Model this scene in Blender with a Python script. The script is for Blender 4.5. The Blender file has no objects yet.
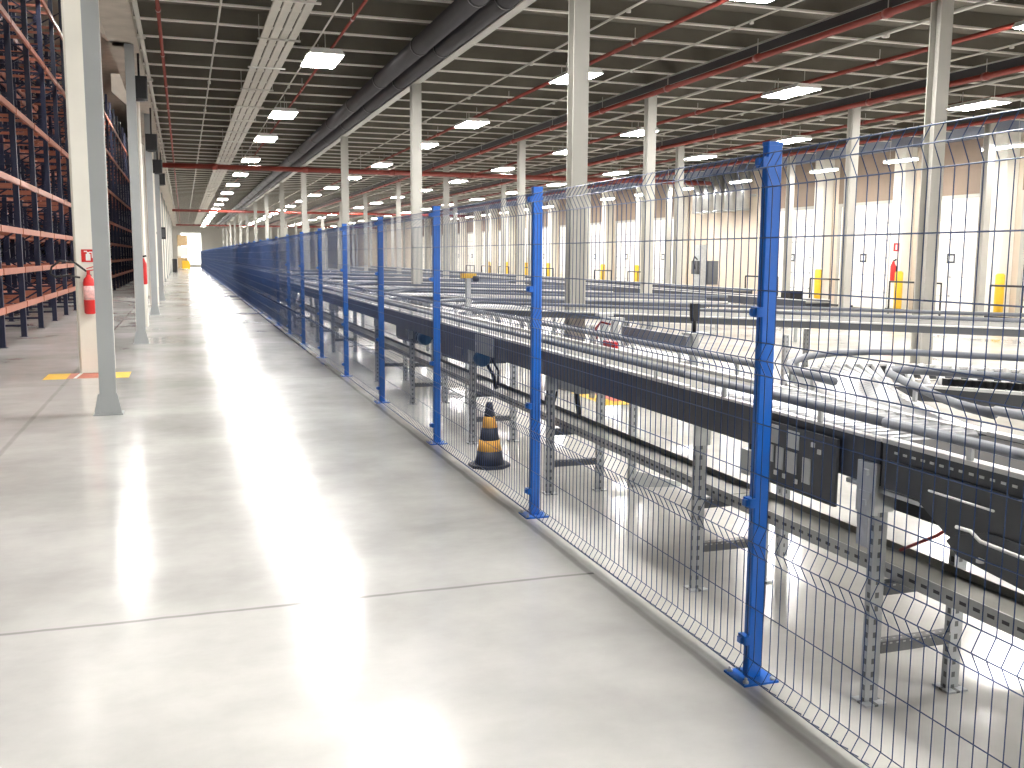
import bpy, math, random
from mathutils import Vector, Matrix
random.seed(7)
S = bpy.context.scene
COL = S.collection
PI = math.pi

# ------------------------------------------------------------------ camera, world, exposure
YAW, PITCH, ROLL, FPX, CAMH = 0.323660549, 0.130199810, 0.00644727979, 973.956, 1.61712562
def set_camera():
    cy, sy, cp, sp = math.cos(YAW), math.sin(YAW), math.cos(PITCH), math.sin(PITCH)
    f = Vector((sy*cp, cy*cp, -sp)); r = Vector((cy, -sy, 0)); u = r.cross(f)
    c, s = math.cos(ROLL), math.sin(ROLL)
    r2 = c*r + s*u; u2 = -s*r + c*u
    cam = bpy.data.cameras.new('camera'); o = bpy.data.objects.new('camera', cam); COL.objects.link(o)
    cam.sensor_width = 36; cam.lens = 36*FPX/1024; cam.clip_start = .05; cam.clip_end = 400
    m = Matrix((r2, u2, -f)).transposed().to_4x4(); m.translation = (0, 0, CAMH)
    o.matrix_world = m; S.camera = o
set_camera()
W = bpy.data.worlds.new('world'); S.world = W; W.use_nodes = True
W.node_tree.nodes['Background'].inputs[0].default_value = (.80, .80, .78, 1)
W.node_tree.nodes['Background'].inputs[1].default_value = .25
S.view_settings.view_transform = 'Standard'; S.view_settings.look = 'None'
S.view_settings.gamma = 1; S.view_settings.use_curve_mapping = False
S.view_settings.exposure = 0.0
LAMP = 148.0            # radiance of the lamp diffusers
LAMP_COL = (1.0, .975, .935)
S.cycles.max_bounces = 8; S.cycles.diffuse_bounces = 4; S.cycles.glossy_bounces = 3

# ------------------------------------------------------------------ materials
def mat(name, col, rough=.5, metal=0., var=0., scale=6., spec=.5, bump=0.):
    m = bpy.data.materials.new(name); m.use_nodes = True
    nt = m.node_tree; b = nt.nodes['Principled BSDF']
    b.inputs['Roughness'].default_value = rough; b.inputs['Metallic'].default_value = metal
    b.inputs['Specular IOR Level'].default_value = spec
    tc = nt.nodes.new('ShaderNodeNewGeometry')
    n = nt.nodes.new('ShaderNodeTexNoise'); n.inputs['Scale'].default_value = scale; n.inputs['Detail'].default_value = 4
    nt.links.new(tc.outputs['Position'], n.inputs['Vector'])
    mr = nt.nodes.new('ShaderNodeMapRange'); mr.inputs[3].default_value = 1-var; mr.inputs[4].default_value = 1+var
    mr.inputs[1].default_value = .3; mr.inputs[2].default_value = .7
    nt.links.new(n.outputs['Fac'], mr.inputs[0])
    mx = nt.nodes.new('ShaderNodeVectorMath'); mx.operation = 'SCALE'; mx.inputs[0].default_value = col
    nt.links.new(mr.outputs[0], mx.inputs['Scale']); nt.links.new(mx.outputs[0], b.inputs['Base Color'])
    if bump:
        bp = nt.nodes.new('ShaderNodeBump'); bp.inputs['Strength'].default_value = bump; bp.inputs['Distance'].default_value = .01
        nt.links.new(n.outputs['Fac'], bp.inputs['Height']); nt.links.new(bp.outputs[0], b.inputs['Normal'])
    m['col'] = mx.name
    return m
def emis(name, col, st):
    m = bpy.data.materials.new(name); m.use_nodes = True; nt = m.node_tree
    b = nt.nodes['Principled BSDF']; b.inputs['Base Color'].default_value = (.9, .9, .9, 1)
    b.inputs['Emission Color'].default_value = (*col, 1); b.inputs['Emission Strength'].default_value = st
    return m
def slotted(name, col, axis, pitch, duty, band, rough=.4, metal=.5, dark=(.06, .06, .065)):
    """metal with a row of punched slots repeating along a world axis; band = the generated coordinates between which the holes sit"""
    m = mat(name, col, rough, metal, .08, 9)
    nt = m.node_tree; b = nt.nodes['Principled BSDF']; src = nt.nodes[m['col']]
    g = nt.nodes.new('ShaderNodeNewGeometry'); sx = nt.nodes.new('ShaderNodeSeparateXYZ'); nt.links.new(g.outputs['Position'], sx.inputs[0])
    tc = nt.nodes.new('ShaderNodeTexCoord'); sg = nt.nodes.new('ShaderNodeSeparateXYZ'); nt.links.new(tc.outputs['Generated'], sg.inputs[0])
    def M(op, a, v):
        k = nt.nodes.new('ShaderNodeMath'); k.operation = op
        for i, q in enumerate((a, v)):
            if isinstance(q, (int, float)): k.inputs[i].default_value = q
            else: nt.links.new(q, k.inputs[i])
        return k.outputs[0]
    k = M('LESS_THAN', M('FRACT', M('DIVIDE', sx.outputs[axis], pitch), 0), duty)
    within = None
    for ax, lo, hi in band:
        w = M('MULTIPLY', M('GREATER_THAN', sg.outputs[ax], lo), M('LESS_THAN', sg.outputs[ax], hi))
        within = w if within is None else M('MAXIMUM', within, w)
    k = M('MULTIPLY', k, within)
    mix = nt.nodes.new('ShaderNodeMix'); mix.data_type = 'RGBA'
    nt.links.new(k, mix.inputs[0]); nt.links.new(src.outputs[0], mix.inputs[6]); mix.inputs[7].default_value = (*dark, 1)
    nt.links.new(mix.outputs[2], b.inputs['Base Color'])
    return m
M = {}
M['blue'] = mat('blue_paint', (.004, .105, .46), .35, 0, .06, 3)
M['wire'] = mat('blue_wire', (.016, .045, .14), .4, .1, .03)
M['steel_grey'] = mat('grey_painted_steel', (.36, .38, .385), .5, 0, .05, 2)
M['steel_white'] = mat('off_white_painted_steel', (.40, .39, .355), .45, 0, .05, 2)
M['concrete_white'] = mat('white_painted_concrete', (.80, .775, .70), .7, 0, .04, 2)
M['beam'] = mat('concrete_beam', (.46, .42, .36), .8, 0, .12, 3)
M['galv'] = mat('galvanised_steel', (.55, .57, .58), .38, .7, .1, 14)
M['galv_slot'] = slotted('galvanised_slotted', (.42, .44, .46), 2, .05, .42, ((0, .41, .59), (1, .41, .59)), dark=(.13, .135, .14))
M['tray_slot'] = slotted('galvanised_tray_slotted', (.40, .41, .40), 1, .06, .5, ((2, .40, .62),))
M['bar_slot'] = slotted('dark_slotted_bar', (.13, .135, .14), 0, .03, .4, ((2, .75, .9), (1, .4, .6)), .45, .2, (.35, .36, .36))
M['tray'] = mat('tray_steel', (.24, .235, .21), .45, .4, .08, 5)
M['slate'] = mat('dark_slate_paint', (.042, .047, .062), .4, 0, .06, 4)
M['spur_grey'] = mat('grey_spur_frame', (.10, .105, .115), .45, 0, .05)
M['plate'] = mat('charcoal_plate', (.055, .06, .068), .42, 0, .06, 5)
M['black'] = mat('black_plastic', (.012, .012, .014), .45, 0, .05)
M['alu'] = mat('bright_aluminium', (.72, .72, .71), .4, .1, .04)
M['rail'] = mat('grey_guard_tube', (.13, .14, .165), .5, 0, .05)
M['belt'] = mat('grey_belt', (.19, .185, .175), .7, 0, .05, 6., .2)
M['belt_dark'] = mat('dark_belt', (.055, .053, .053), .75, 0, .05, 6., .12)
M['roller'] = mat('zinc_roller', (.34, .345, .355), .35, .6, .03)
M['red'] = mat('red_pipe', (.20, .030, .020), .4, 0, .08, 3)
M['fire_red'] = mat('signal_red', (.60, .02, .02), .35, 0, .03)
M['white'] = mat('white_paint', (.82, .82, .80), .5, 0, .02)
M['yellow'] = mat('yellow_paint', (.82, .50, .03), .5, 0, .06)
M['cone_y'] = mat('cone_yellow', (.75, .40, .06), .6, 0, .06)
M['cone_k'] = mat('cone_black', (.022, .024, .036), .6, 0, .1)
M['conduit'] = mat('pale_conduit', (.55, .53, .49), .5, 0, .05)
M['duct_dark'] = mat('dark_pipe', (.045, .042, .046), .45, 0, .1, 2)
M['deck'] = mat('ceiling_deck', (.15, .138, .115), .9, 0, .12, 1.5, .1)
M['purlin'] = mat('purlin_paint', (.72, .69, .63), .6, 0, .05)
M['cabletray'] = mat('ceiling_tray', (.50, .475, .42), .6, 0, .04)
M['rack_blue'] = mat('rack_navy', (.010, .014, .042), .45, 0, .08)
M['rack_orange'] = mat('rack_orange', (.42, .15, .095), .45, 0, .08, 4)
M['dock_wall'] = mat('dock_wall_panel', (.60, .515, .42), .7, 0, .06, 1.2)
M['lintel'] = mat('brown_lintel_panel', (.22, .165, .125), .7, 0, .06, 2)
M['dock_door'] = mat('dock_door_panel', (.84, .80, .72), .55, 0, .03, 1)
M['wall'] = mat('pale_wall', (.70, .675, .62), .8, 0, .04, 1)
M['band'] = mat('grey_blue_band', (.20, .22, .27), .6, 0, .05)
M['motor'] = mat('blue_motor', (.02, .09, .20), .4, 0, .05)
M['cable_red'] = mat('red_cable', (.22, .02, .02), .5)
M['silver'] = mat('silver_duct', (.62, .62, .61), .3, .85, .1, 3)
M['brown'] = mat('brown_edge', (.20, .13, .09), .6, 0, .06)
M['card'] = mat('cardboard', (.50, .36, .20), .8, 0, .1)
M['lamp'] = emis('lamp_diffuser', LAMP_COL, LAMP)
M['daylight'] = emis('daylight_opening', (1, .99, .96), 6.0)

def floor_mat():
    m = bpy.data.materials.new('polished_concrete'); m.use_nodes = True; nt = m.node_tree
    L = nt.links.new; b = nt.nodes['Principled BSDF']
    g = nt.nodes.new('ShaderNodeNewGeometry'); sx = nt.nodes.new('ShaderNodeSeparateXYZ'); L(g.outputs['Position'], sx.inputs[0])
    def mth(op, a, v=None, c=None):
        k = nt.nodes.new('ShaderNodeMath'); k.operation = op
        for i, q in enumerate((a, v, c)):
            if q is None: continue
            if isinstance(q, (int, float)): k.inputs[i].default_value = q
            else: L(q, k.inputs[i])
        return k.outputs[0]
    def noise(scale, det, stretch=(1, 1, 1), loc=(0, 0, 0)):
        mp = nt.nodes.new('ShaderNodeMapping'); mp.inputs['Scale'].default_value = stretch; mp.inputs['Location'].default_value = loc
        L(g.outputs['Position'], mp.inputs['Vector'])
        n = nt.nodes.new('ShaderNodeTexNoise'); n.inputs['Scale'].default_value = scale; n.inputs['Detail'].default_value = det
        n.inputs['Roughness'].default_value = .6
        L(mp.outputs[0], n.inputs['Vector']); return n.outputs['Fac']
    def rng(a, lo, hi, o0, o1):
        k = nt.nodes.new('ShaderNodeMapRange'); L(a, k.inputs[0])
        for i, q in enumerate((lo, hi, o0, o1)): k.inputs[i+1].default_value = q
        return k.outputs[0]
    big = noise(.55, 4, (1, .8, 1)); mid = noise(2.3, 4, (.6, 1.2, 1), (3, 1, 0)); fine = noise(14, 3)
    v = mth('MULTIPLY', rng(big, .25, .75, .66, 1.18), rng(mid, .2, .8, .92, 1.08))
    v = mth('MULTIPLY', v, rng(fine, .2, .8, .97, 1.03))
    # a worn damp-looking patch beside the fence, and scuffs around it
    dx = mth('SUBTRACT', sx.outputs[0], 1.55); dy = mth('SUBTRACT', sx.outputs[1], 5.45)
    d2 = mth('ADD', mth('POWER', mth('DIVIDE', dx, .55), 2), mth('POWER', mth('DIVIDE', dy, .65), 2))
    patch = mth('MULTIPLY', rng(d2, .2, 1.3, 1, 0), rng(mid, .38, .6, .2, 1))
    v = mth('MULTIPLY', v, mth('SUBTRACT', 1, mth('MULTIPLY', patch, .22)))
    # joints: one across the corridor, one along the columns, one along the fence
    wob = mth('MULTIPLY', mth('SUBTRACT', noise(3, 3), .5), .03)
    def line(coord, at, half, depth):
        dd = mth('ABSOLUTE', mth('SUBTRACT', mth('ADD', coord, wob), at))
        return mth('MULTIPLY', rng(dd, half*.4, half, 1, 0), depth)
    inside = mth('LESS_THAN', sx.outputs[0], 1.95)
    j = mth('MULTIPLY', line(sx.outputs[1], 4.47, .018, .38), inside)
    j = mth('ADD', j, line(sx.outputs[0], -1.47, .03, .22))
    j = mth('ADD', j, line(sx.outputs[0], 1.935, .026, .34))
    for yy in (13.1, 21.7, 30.3, 38.9): j = mth('ADD', j, mth('MULTIPLY', line(sx.outputs[1], yy, .018, .22), inside))
    v = mth('MULTIPLY', v, mth('SUBTRACT', 1, j))
    cr = nt.nodes.new('ShaderNodeVectorMath'); cr.operation = 'SCALE'; cr.inputs[0].default_value = (.53, .522, .505); L(v, cr.inputs['Scale'])
    L(cr.outputs[0], b.inputs['Base Color'])
    L(rng(big, .3, .7, .145, .20), b.inputs['Roughness'])
    b.inputs['Specular IOR Level'].default_value = .45
    bp = nt.nodes.new('ShaderNodeBump'); bp.inputs['Strength'].default_value = .06; bp.inputs['Distance'].default_value = .01
    L(fine, bp.inputs['Height']); L(bp.outputs[0], b.inputs['Normal'])
    return m
M['floor'] = floor_mat()

# ------------------------------------------------------------------ geometry helpers
LOC = {}     # world location of every thing, so that parts can be written in world coordinates
class MB:
    def __init__(s): s.v = []; s.f = []; s.sm = []
    def add(s, vs, fs, smooth=False):
        n = len(s.v); s.v += [tuple(q) for q in vs]
        for q in fs: s.f.append(tuple(n+i for i in q)); s.sm.append(smooth)
        return s
    def box(s, x0, x1, y0, y1, z0, z1):
        return s.add([(x, y, z) for x in (x0, x1) for y in (y0, y1) for z in (z0, z1)],
                     [(0,1,3,2),(4,6,7,5),(0,4,5,1),(2,3,7,6),(0,2,6,4),(1,5,7,3)])
    def cbox(s, x, y, z, a, b, c): return s.box(x-a/2, x+a/2, y-b/2, y+b/2, z-c/2, z+c/2)
    def bbox(s, x0, x1, y0, y1, z0, z1, b):
        """box with chamfered vertical edges"""
        pts = [(x0+b,y0),(x1-b,y0),(x1,y0+b),(x1,y1-b),(x1-b,y1),(x0+b,y1),(x0,y1-b),(x0,y0+b)]
        return s.prism([(x,y,z0) for x,y in pts], (0,0,z1-z0))
    def prism(s, base, ext):
        n = len(base); e = Vector(ext)
        vs = [Vector(p) for p in base] + [Vector(p)+e for p in base]
        return s.add(vs, [tuple(range(n))[::-1], tuple(range(n, 2*n))] + [(i, (i+1)%n, n+(i+1)%n, n+i) for i in range(n)])
    def tube(s, path, r, n=8, caps=True, closed=False):
        P = [Vector(p) for p in path]; rings = []; m = len(P)
        rr = r if isinstance(r, (list, tuple)) else [r]*m
        up = None
        for i, p in enumerate(P):
            a = P[i-1] if i else (P[-1] if closed else p); b = P[i+1] if i < m-1 else (P[0] if closed else p)
            t = (b-a).normalized()
            if up is None:
                up = Vector((0,0,1)) if abs(t.z) < .9 else Vector((1,0,0))
            u = t.cross(up)
            if u.length < 1e-5: u = t.cross(Vector((0,1,0)))
            u.normalize(); w = u.cross(t).normalized(); up = w
            rings.append([p + (u*math.cos(2*PI*k/n) + w*math.sin(2*PI*k/n))*rr[i] for k in range(n)])
        vs = [q for R in rings for q in R]; fs = []
        for i in range(m if closed else m-1):
            j = (i+1) % m
            for k in range(n): fs.append((i*n+k, i*n+(k+1)%n, j*n+(k+1)%n, j*n+k))
        if caps and not closed: fs += [tuple(range(n))[::-1], tuple(range((m-1)*n, m*n))]
        return s.add(vs, fs, n > 5)
    def bar(s, p0, p1, a, b):
        """rectangular bar from p0 to p1: a wide (horizontal), b high"""
        p0, p1 = Vector(p0), Vector(p1); t = (p1-p0).normalized()
        h = Vector((0,0,1)) if abs(t.z) < .95 else Vector((0,1,0))
        u = t.cross(h).normalized(); w = u.cross(t).normalized()
        vs = [p + u*sx*a/2 + w*sz*b/2 for p in (p0, p1) for sx in (-1, 1) for sz in (-1, 1)]
        return s.add(vs, [(0,1,3,2),(4,6,7,5),(0,4,5,1),(2,3,7,6),(0,2,6,4),(1,5,7,3)])
    def lathe(s, prof, c=(0,0,0), n=20):
        vs = []; fs = []; m = len(prof)
        for r, z in prof:
            for k in range(n): vs.append((c[0]+r*math.cos(2*PI*k/n), c[1]+r*math.sin(2*PI*k/n), c[2]+z))
        for i in range(m-1):
            for k in range(n): fs.append((i*n+k, i*n+(k+1)%n, (i+1)*n+(k+1)%n, (i+1)*n+k))
        fs += [tuple(range(n))[::-1], tuple(range((m-1)*n, m*n))]
        return s.add(vs, fs, True)
    def hcol(s, x, y, z0, z1, a, t=.018):
        h = a/2
        s.box(x-h, x+h, y-h, y-h+t, z0, z1); s.box(x-h, x+h, y+h-t, y+h, z0, z1)
        return s.box(x-t/2, x+t/2, y-h+t, y+h-t, z0, z1)
    def build(s, name, m, parent=None):
        root = parent
        while root is not None and root.parent is not None: root = root.parent
        l = Vector(LOC.get(root.name, (0,0,0))) if root is not None else Vector((0,0,0))
        me = bpy.data.meshes.new(name)
        me.from_pydata([tuple(Vector(v)-l) for v in s.v], [], s.f)
        for p, q in zip(me.polygons, s.sm): p.use_smooth = q
        me.materials.append(M[m] if isinstance(m, str) else m)
        me.update()
        import bmesh
        bm = bmesh.new(); bm.from_mesh(me); bmesh.ops.recalc_face_normals(bm, faces=bm.faces); bm.to_mesh(me); bm.free()
        o = bpy.data.objects.new(name, me); COL.objects.link(o)
        if parent is not None: o.parent = parent
        return o
def tag(o, label, cat, group=None, kind=None):
    o['label'] = label; o['category'] = cat
    if group: o['group'] = group
    if kind: o['kind'] = kind
    return o
def thing(name, label, cat, loc=(0,0,0), group=None):
    o = bpy.data.objects.new(name, None); COL.objects.link(o); o.location = loc; LOC[o.name] = tuple(loc)
    o.empty_display_size = .1
    return tag(o, label, cat, group)
def struct(name, mb, m, parent=None):
    o = mb.build(name, m, parent)
    if parent is None: o['kind'] = 'structure'
    return o
def copy_tree(o, loc=None, label=None, parent=None):
    c = o.copy(); COL.objects.link(c)
    if parent is not None: c.parent = parent
    for ch in [q for q in KIDS.get(o.name, [])]: copy_tree(ch, parent=c)
    if loc is not None: c.location = loc
    if label: c['label'] = label
    return c
KIDS = {}
def index_kids(o):
    KIDS[o.name] = [q for q in COL.objects if q.parent == o]
    for q in KIDS[o.name]: index_kids(q)
UNITS = ['', 'first', 'second', 'third', 'fourth', 'fifth', 'sixth', 'seventh', 'eighth', 'ninth', 'tenth', 'eleventh', 'twelfth', 'thirteenth',
         'fourteenth', 'fifteenth', 'sixteenth', 'seventeenth', 'eighteenth', 'nineteenth', 'twentieth']
def nth(i): return UNITS[i] if i <= 20 else 'twenty-' + UNITS[i-20]

# ------------------------------------------------------------------ the hall
Y0, Y1 = -10.0, 134.0
struct('floor', MB().box(-14, 24, Y0, Y1, -.2, 0), 'floor')
ceil = struct('ceiling', MB().box(-.6, 24, Y0, Y1, 5.48, 5.6), 'deck')
for i in range(96):
    y = 2.55 + 1.285*i
    mb = MB().box(-.6, 21.0, y-.03, y+.03, 5.222, 5.25)
    struct('purlin', mb, 'purlin', ceil)
    struct('purlin_web', MB().box(-.6, 21.0, y-.006, y+.006, 5.25, 5.48), 'deck', ceil)
struct('roof_left_bay', MB().box(-14, -.6, Y0, Y1, 10.2, 10.4), 'beam')
struct('wall_rack_side', MB().box(-14.2, -14, Y0, Y1, 0, 10.4), 'wall')
struct('wall_left', MB().box(-1.5, -1.3, 41, Y1, 0, 10.2), 'wall')
struct('wall_back', MB().box(-14, 24, Y0-.2, Y0, 0, 10.4), 'wall')
wf = struct('wall_far', MB().box(-14, 24, Y1, Y1+.2, 0, 10.4), 'wall')
struct('window_1', MB().box(-.2, 2.2, Y1-.06, Y1-.01, .4, 4.3), 'daylight')
struct('trim_1', MB().box(-1.1, -.62, Y0, Y1, 5.25, 6.2), 'beam')
# main beams over the column rows
XR = (4.53, 9.4, 14.3, 19.2)
for x in XR:
    mb = MB().box(x-.075, x+.075, Y0, Y1, 5.02, 5.04); mb.box(x-.075, x+.075, Y0, Y1, 5.205, 5.22)
    cb = struct('ceiling_beam', mb, 'steel_white')
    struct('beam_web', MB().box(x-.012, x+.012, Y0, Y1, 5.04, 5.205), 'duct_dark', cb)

# ------------------------------------------------------------------ columns
def ext(l, step): return l + [l[-1] + step*k for k in range(1, 13-len(l)+1)]
ROW_Y = [ext([11.1, 19.7, 28.9, 39.1], 9.0), ext([10.66, 19.0, 27.3], 8.6), ext([10.2, 18.75, 26.85], 8.6), ext([11.2, 19.85, 28.3], 8.6)]
ROWN = ('nearest the fence', 'second from the fence', 'third from the fence', 'by the dock doors')
def column_hall(x, y, label, grp):
    t = thing('steel_column', label, 'column', (x, y, 0), grp)
    MB().hcol(x, y, .02, 5.02, .195).build('shaft', 'steel_white', t)
    MB().box(x-.2, x+.2, y-.2, y+.2, 0, .02).build('base_plate', 'steel_white', t)
    return t
for ri, x in enumerate(XR):
    for k, y in enumerate(ROW_Y[ri]):
        if k < 5: lab = f'{nth(k+1)} off-white steel column from the front in the row {ROWN[ri]}'; g = None
        else: lab = f'small distant off-white steel column in the row {ROWN[ri]}'; g = f'distant columns in the row {ROWN[ri]}'
        column_hall(x, y, lab, g)
LEFT_Y = [10.6, 18.9, 27.9] + [27.9 + 8.65*k for k in range(1, 11)]
for k, y in enumerate(LEFT_Y):
    lab = (f'{nth(k+1)} grey steel column from the front along the left of the walkway' if k < 4 else 'small distant grey steel column along the left wall')
    xs = -.775 if k < 4 else -1.15
    t = thing('steel_column', lab, 'column', (xs, y, 0), 'distant columns along the left wall' if k >= 4 else None)
    MB().hcol(xs, y, .012, 5.25, .15, .02).build('shaft', 'steel_grey', t)
    mb = MB().box(xs-.14, xs+.14, y-.11, y+.11, 0, .014); mb.build('base_plate', 'steel_grey', t)
    for sx in (-1, 1):
        xo = xs + sx*.075
        MB().prism([(xo, y-.085, .014), (xo+sx*.05, y-.085, .014), (xo+sx*.05, y-.085, .05), (xo+sx*.015, y-.085, .22), (xo, y-.085, .22)], (0, .012, 0)).build('gusset', 'steel_grey', t)
    if 1 <= k < 4:
        c = MB().prism([(-1.6, y-.2, 6.2), (-.78, y-.2, 6.2), (-.72, y-.2, 5.25), (-1.05, y-.2, 5.25), (-1.6, y-.2, 5.75)], (0, .4, 0))
        c.build('column_head', 'beam', t)
CON_Y = [14.4, 23.3, 33.4] + [34 + 8.65*k for k in range(1, 10)]
for k, y in enumerate(CON_Y):
    lab = (f'{nth(k+1)} white concrete column from the front along the left of the walkway' if k < 3 else 'small distant white concrete column standing out of the left wall')
    g = 'distant white columns at the left wall' if k >= 3 else None
    tag(MB().bbox(*((-1.40, -.97) if k == 0 else (-1.06, -.80) if k < 3 else (-1.32, -1.1)), y, y+.5, 0, 8.0 if k == 0 else 5.25, .03).build('concrete_column', 'concrete_white'), lab, 'column', g)
for k, (y, z) in enumerate([(19.65, 4.63), (26.7, 4.4), (32.6, 4.3), (38, 4.3)]):
    t = thing('hanging_box', f'{nth(k+1)} black box from the front hung high beside the left columns', 'box', (-.66, y, z))
    MB().bbox(-.80, -.52, y-.16, y+.16, z-.2, z+.2, .02).build('cabinet', 'black', t)
    MB().lathe([(.1, 0), (.1, .012), (.06, .02)], (-.66, y, z-.225), 16).build('vent_ring', 'plate', t)
    MB().tube([(-.66, y, z+.2), (-.66, y, 5.26)], .02, 8).build('hanger_rod', 'black', t)
t = thing('wall_box', 'black box mounted on the far left wall beside the walkway', 'box', (-.9, 46.3, 2.55))
MB().bbox(-1.0, -.70, 46.2, 46.6, 2.28, 2.80, .02).build('housing', 'black', t)
MB().box(-.95, -.75, 46.19, 46.20, 2.36, 2.72).build('front_panel', 'plate', t)
MB().box(-1.31, -1.0, 46.35, 46.45, 2.5, 2.6).build('wall_arm', 'black', t)

# ------------------------------------------------------------------ ceiling lamps
LY = [-8.4, -2.0, 4.4, 10.85, 17.3, 24.2, 29.3, 36.0, 42.5] + [42.5+6.45*k for k in range(1, 13)]
def lamp_proto():
    t = thing('ceiling_lamp', 'x', 'lamp', (0, 0, 4.9))
    z = 4.9
    mb = MB().prism([(-.30, -.62, z+.0), (.30, -.62, z), (.24, -.62, z+.085), (-.24, -.62, z+.085)], (0, 1.24, 0)); mb.build('housing', 'white', t)
    MB().box(-.27, .27, -.59, .59, z-.012, z-.001).build('diffuser', 'lamp', t)
    for yy in (-.45, .45): MB().tube([(0, yy, z+.085), (0, yy, z+.36)], .008, 6).build('hanger', 'conduit', t)
    index_kids(t); return t
LP = lamp_proto()
first = True
ROWL = {2.35: 'over the walkway', 7.0: 'second from the left', 11.65: 'third from the left', 16.35: 'fourth from the left'}
for x, rn in ROWL.items():
    vis = 0
    for y in LY:
        if y < 10 and x > 12: continue
        inview = (x == 2.35 and y > 15) or (x == 7.0 and y > 9) or (x > 8 and y > 15)
        if inview: vis += 1
        if not inview: lab = f'lit ceiling lamp in front of the view in the lamp row {rn}'; g = 'lamps in front of the view'
        elif vis <= 8: lab = f'{nth(vis)} lit ceiling lamp from the front in the lamp row {rn}'; g = None
        else: lab = f'small distant lit ceiling lamp in the lamp row {rn}'; g = f'distant lamps in the row {rn}'
        if first: o = LP; first = False; o.location = (x, y, 4.9); o['label'] = lab
        else: o = copy_tree(LP, (x, y, 4.9), lab)
        if g: o['group'] = g
        elif 'group' in o: del o['group']
# slim lamps by the dock doors
def slim_proto():
    t = thing('dock_lamp', 'x', 'lamp', (0, 0, 4.4)); z = 4.4
    MB().bbox(-.12, .12, -.62, .62, z, z+.06, .02).build('housing', 'white', t)
    MB().box(-.10, .10, -.58, .58, z-.03, z-.001).build('diffuser', 'lamp', t)
    for yy in (-.45, .45): MB().tube([(0, yy, z+.06), (0, yy, z+1.085)], .006, 6).build('hanger', 'conduit', t)
    index_kids(t); return t
SP = slim_proto(); n = 0
for y in [12.0, 15.8, 19.7, 23.4, 26.95, 31.9, 36.2, 40, 43.8, 48, 52, 56, 60, 64, 68, 72]:
    n += (y > 19)
    lab = 'lit slim lamp nearer than the view along the dock wall' if y < 19 else (f'{nth(n)} slim lit lamp from the right along the dock wall' if n <= 7 else 'small distant slim lit lamp along the dock wall')
    o = SP if y == 12.0 else copy_tree(SP)
    o.location = (19.5, y, 4.4); o['label'] = lab
    if y < 19 or n > 7: o['group'] = 'slim lamps nearer than the view' if y < 19 else 'distant slim lamps along the dock wall'
    elif 'group' in o: del o['group']
# unseen lamps added high over the rack aisle to light the rack fronts
for k, y in enumerate([4, 13, 24, 36, 48, 60]):
    t = thing('aisle_fill_lamp', 'lit lamp added out of view over the aisle to light the pallet racks', 'lamp', (-2.1, y, 9.0), 'added lamps over the rack aisle')
    MB().bbox(-2.4, -1.8, y-.6, y+.6, 9.0, 9.08, .03).build('housing', 'white', t)
    MB().box(-2.36, -1.84, y-.56, y+.56, 8.985, 8.999).build('diffuser', 'lamp', t)
    MB().tube([(-2.1, y, 9.08), (-2.1, y, 10.2)], .008, 6).build('hanger', 'conduit', t)
for k, y in enumerate([24, 38]):
    t = thing('aisle_fill_lamp', 'lit lamp hung high between the rack rows at the left', 'lamp', (-9.9, y, 9.0), 'lamps between the rack rows')
    MB().bbox(-10.2, -9.6, y-.6, y+.6, 9.0, 9.08, .03).build('housing', 'white', t)
    MB().box(-10.16, -9.64, y-.56, y+.56, 8.985, 8.999).build('diffuser', 'lamp', t)
    MB().tube([(-9.9, y, 9.08), (-9.9, y, 10.2)], .008, 6).build('hanger', 'conduit', t)

# ------------------------------------------------------------------ pipes, trays and conduits under the ceiling
def collar_pipe(name, label, cat, x, z, r, m, y0=4., y1=124., step=3.2, group=None, cm=None):
    t = thing(name, label, cat, (x, y0, z), group)
    MB().tube([(x, y0, z), (x, y1, z)], r, 10).build('pipe', m, t)
    y = y0 + 1; n = 0
    while y < min(y1, 60) and n < 30:
        MB().tube([(x, y, z), (x, y+.12, z)], r*1.35, 10).build('coupling', cm or m, t)
        MB().tube([(x, y+.06, z+r), (x, y+.06, 5.24)], .007, 5).build('hanger', 'conduit', t)
        y += step; n += 1
    return t
REDX = [(-.21, 4.93, .026, 'leftmost of the red sprinkler pipes, above the left columns'), (2.45, 5.02, .022, 'red sprinkler pipe above the walkway lamp row'),
        (6.95, 5.02, .035, 'red sprinkler pipe above the second lamp row'), (9.2, 4.93, .05, 'thick red sprinkler pipe beside the second column row'),
        (11.65, 5.02, .04, 'red sprinkler pipe above the third lamp row'), (14.0, 4.93, .055, 'thick red sprinkler pipe beside the third column row'),
        (16.4, 5.02, .04, 'red sprinkler pipe above the fourth lamp row'), (18.6, 4.93, .05, 'rightmost thick red sprinkler pipe, nearest the dock doors')]
for x, z, r, lab in REDX: collar_pipe('sprinkler_pipe', lab, 'pipe', x, z, r, 'red')
for k, y in enumerate((34.7, 69.6, 103.8)):
    t = thing('cross_main_pipe', f'{nth(k+1)} thick red main pipe from the front crossing the hall', 'pipe', (-.6, y, 4.53))
    MB().tube([(-.6, y, 4.53), (19.9, y, 4.53)], .085, 12).build('pipe', 'red', t)
    for x in (1, 4, 7, 10, 13, 16, 19): MB().tube([(x, y, 4.53), (x+.2, y, 4.53)], .105, 12).build('coupling', 'red', t)
    for x in (2, 6, 12, 18): MB().tube([(x, y, 4.61), (x, y, 5.485)], .01, 6).build('hanger', 'conduit', t)
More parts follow.
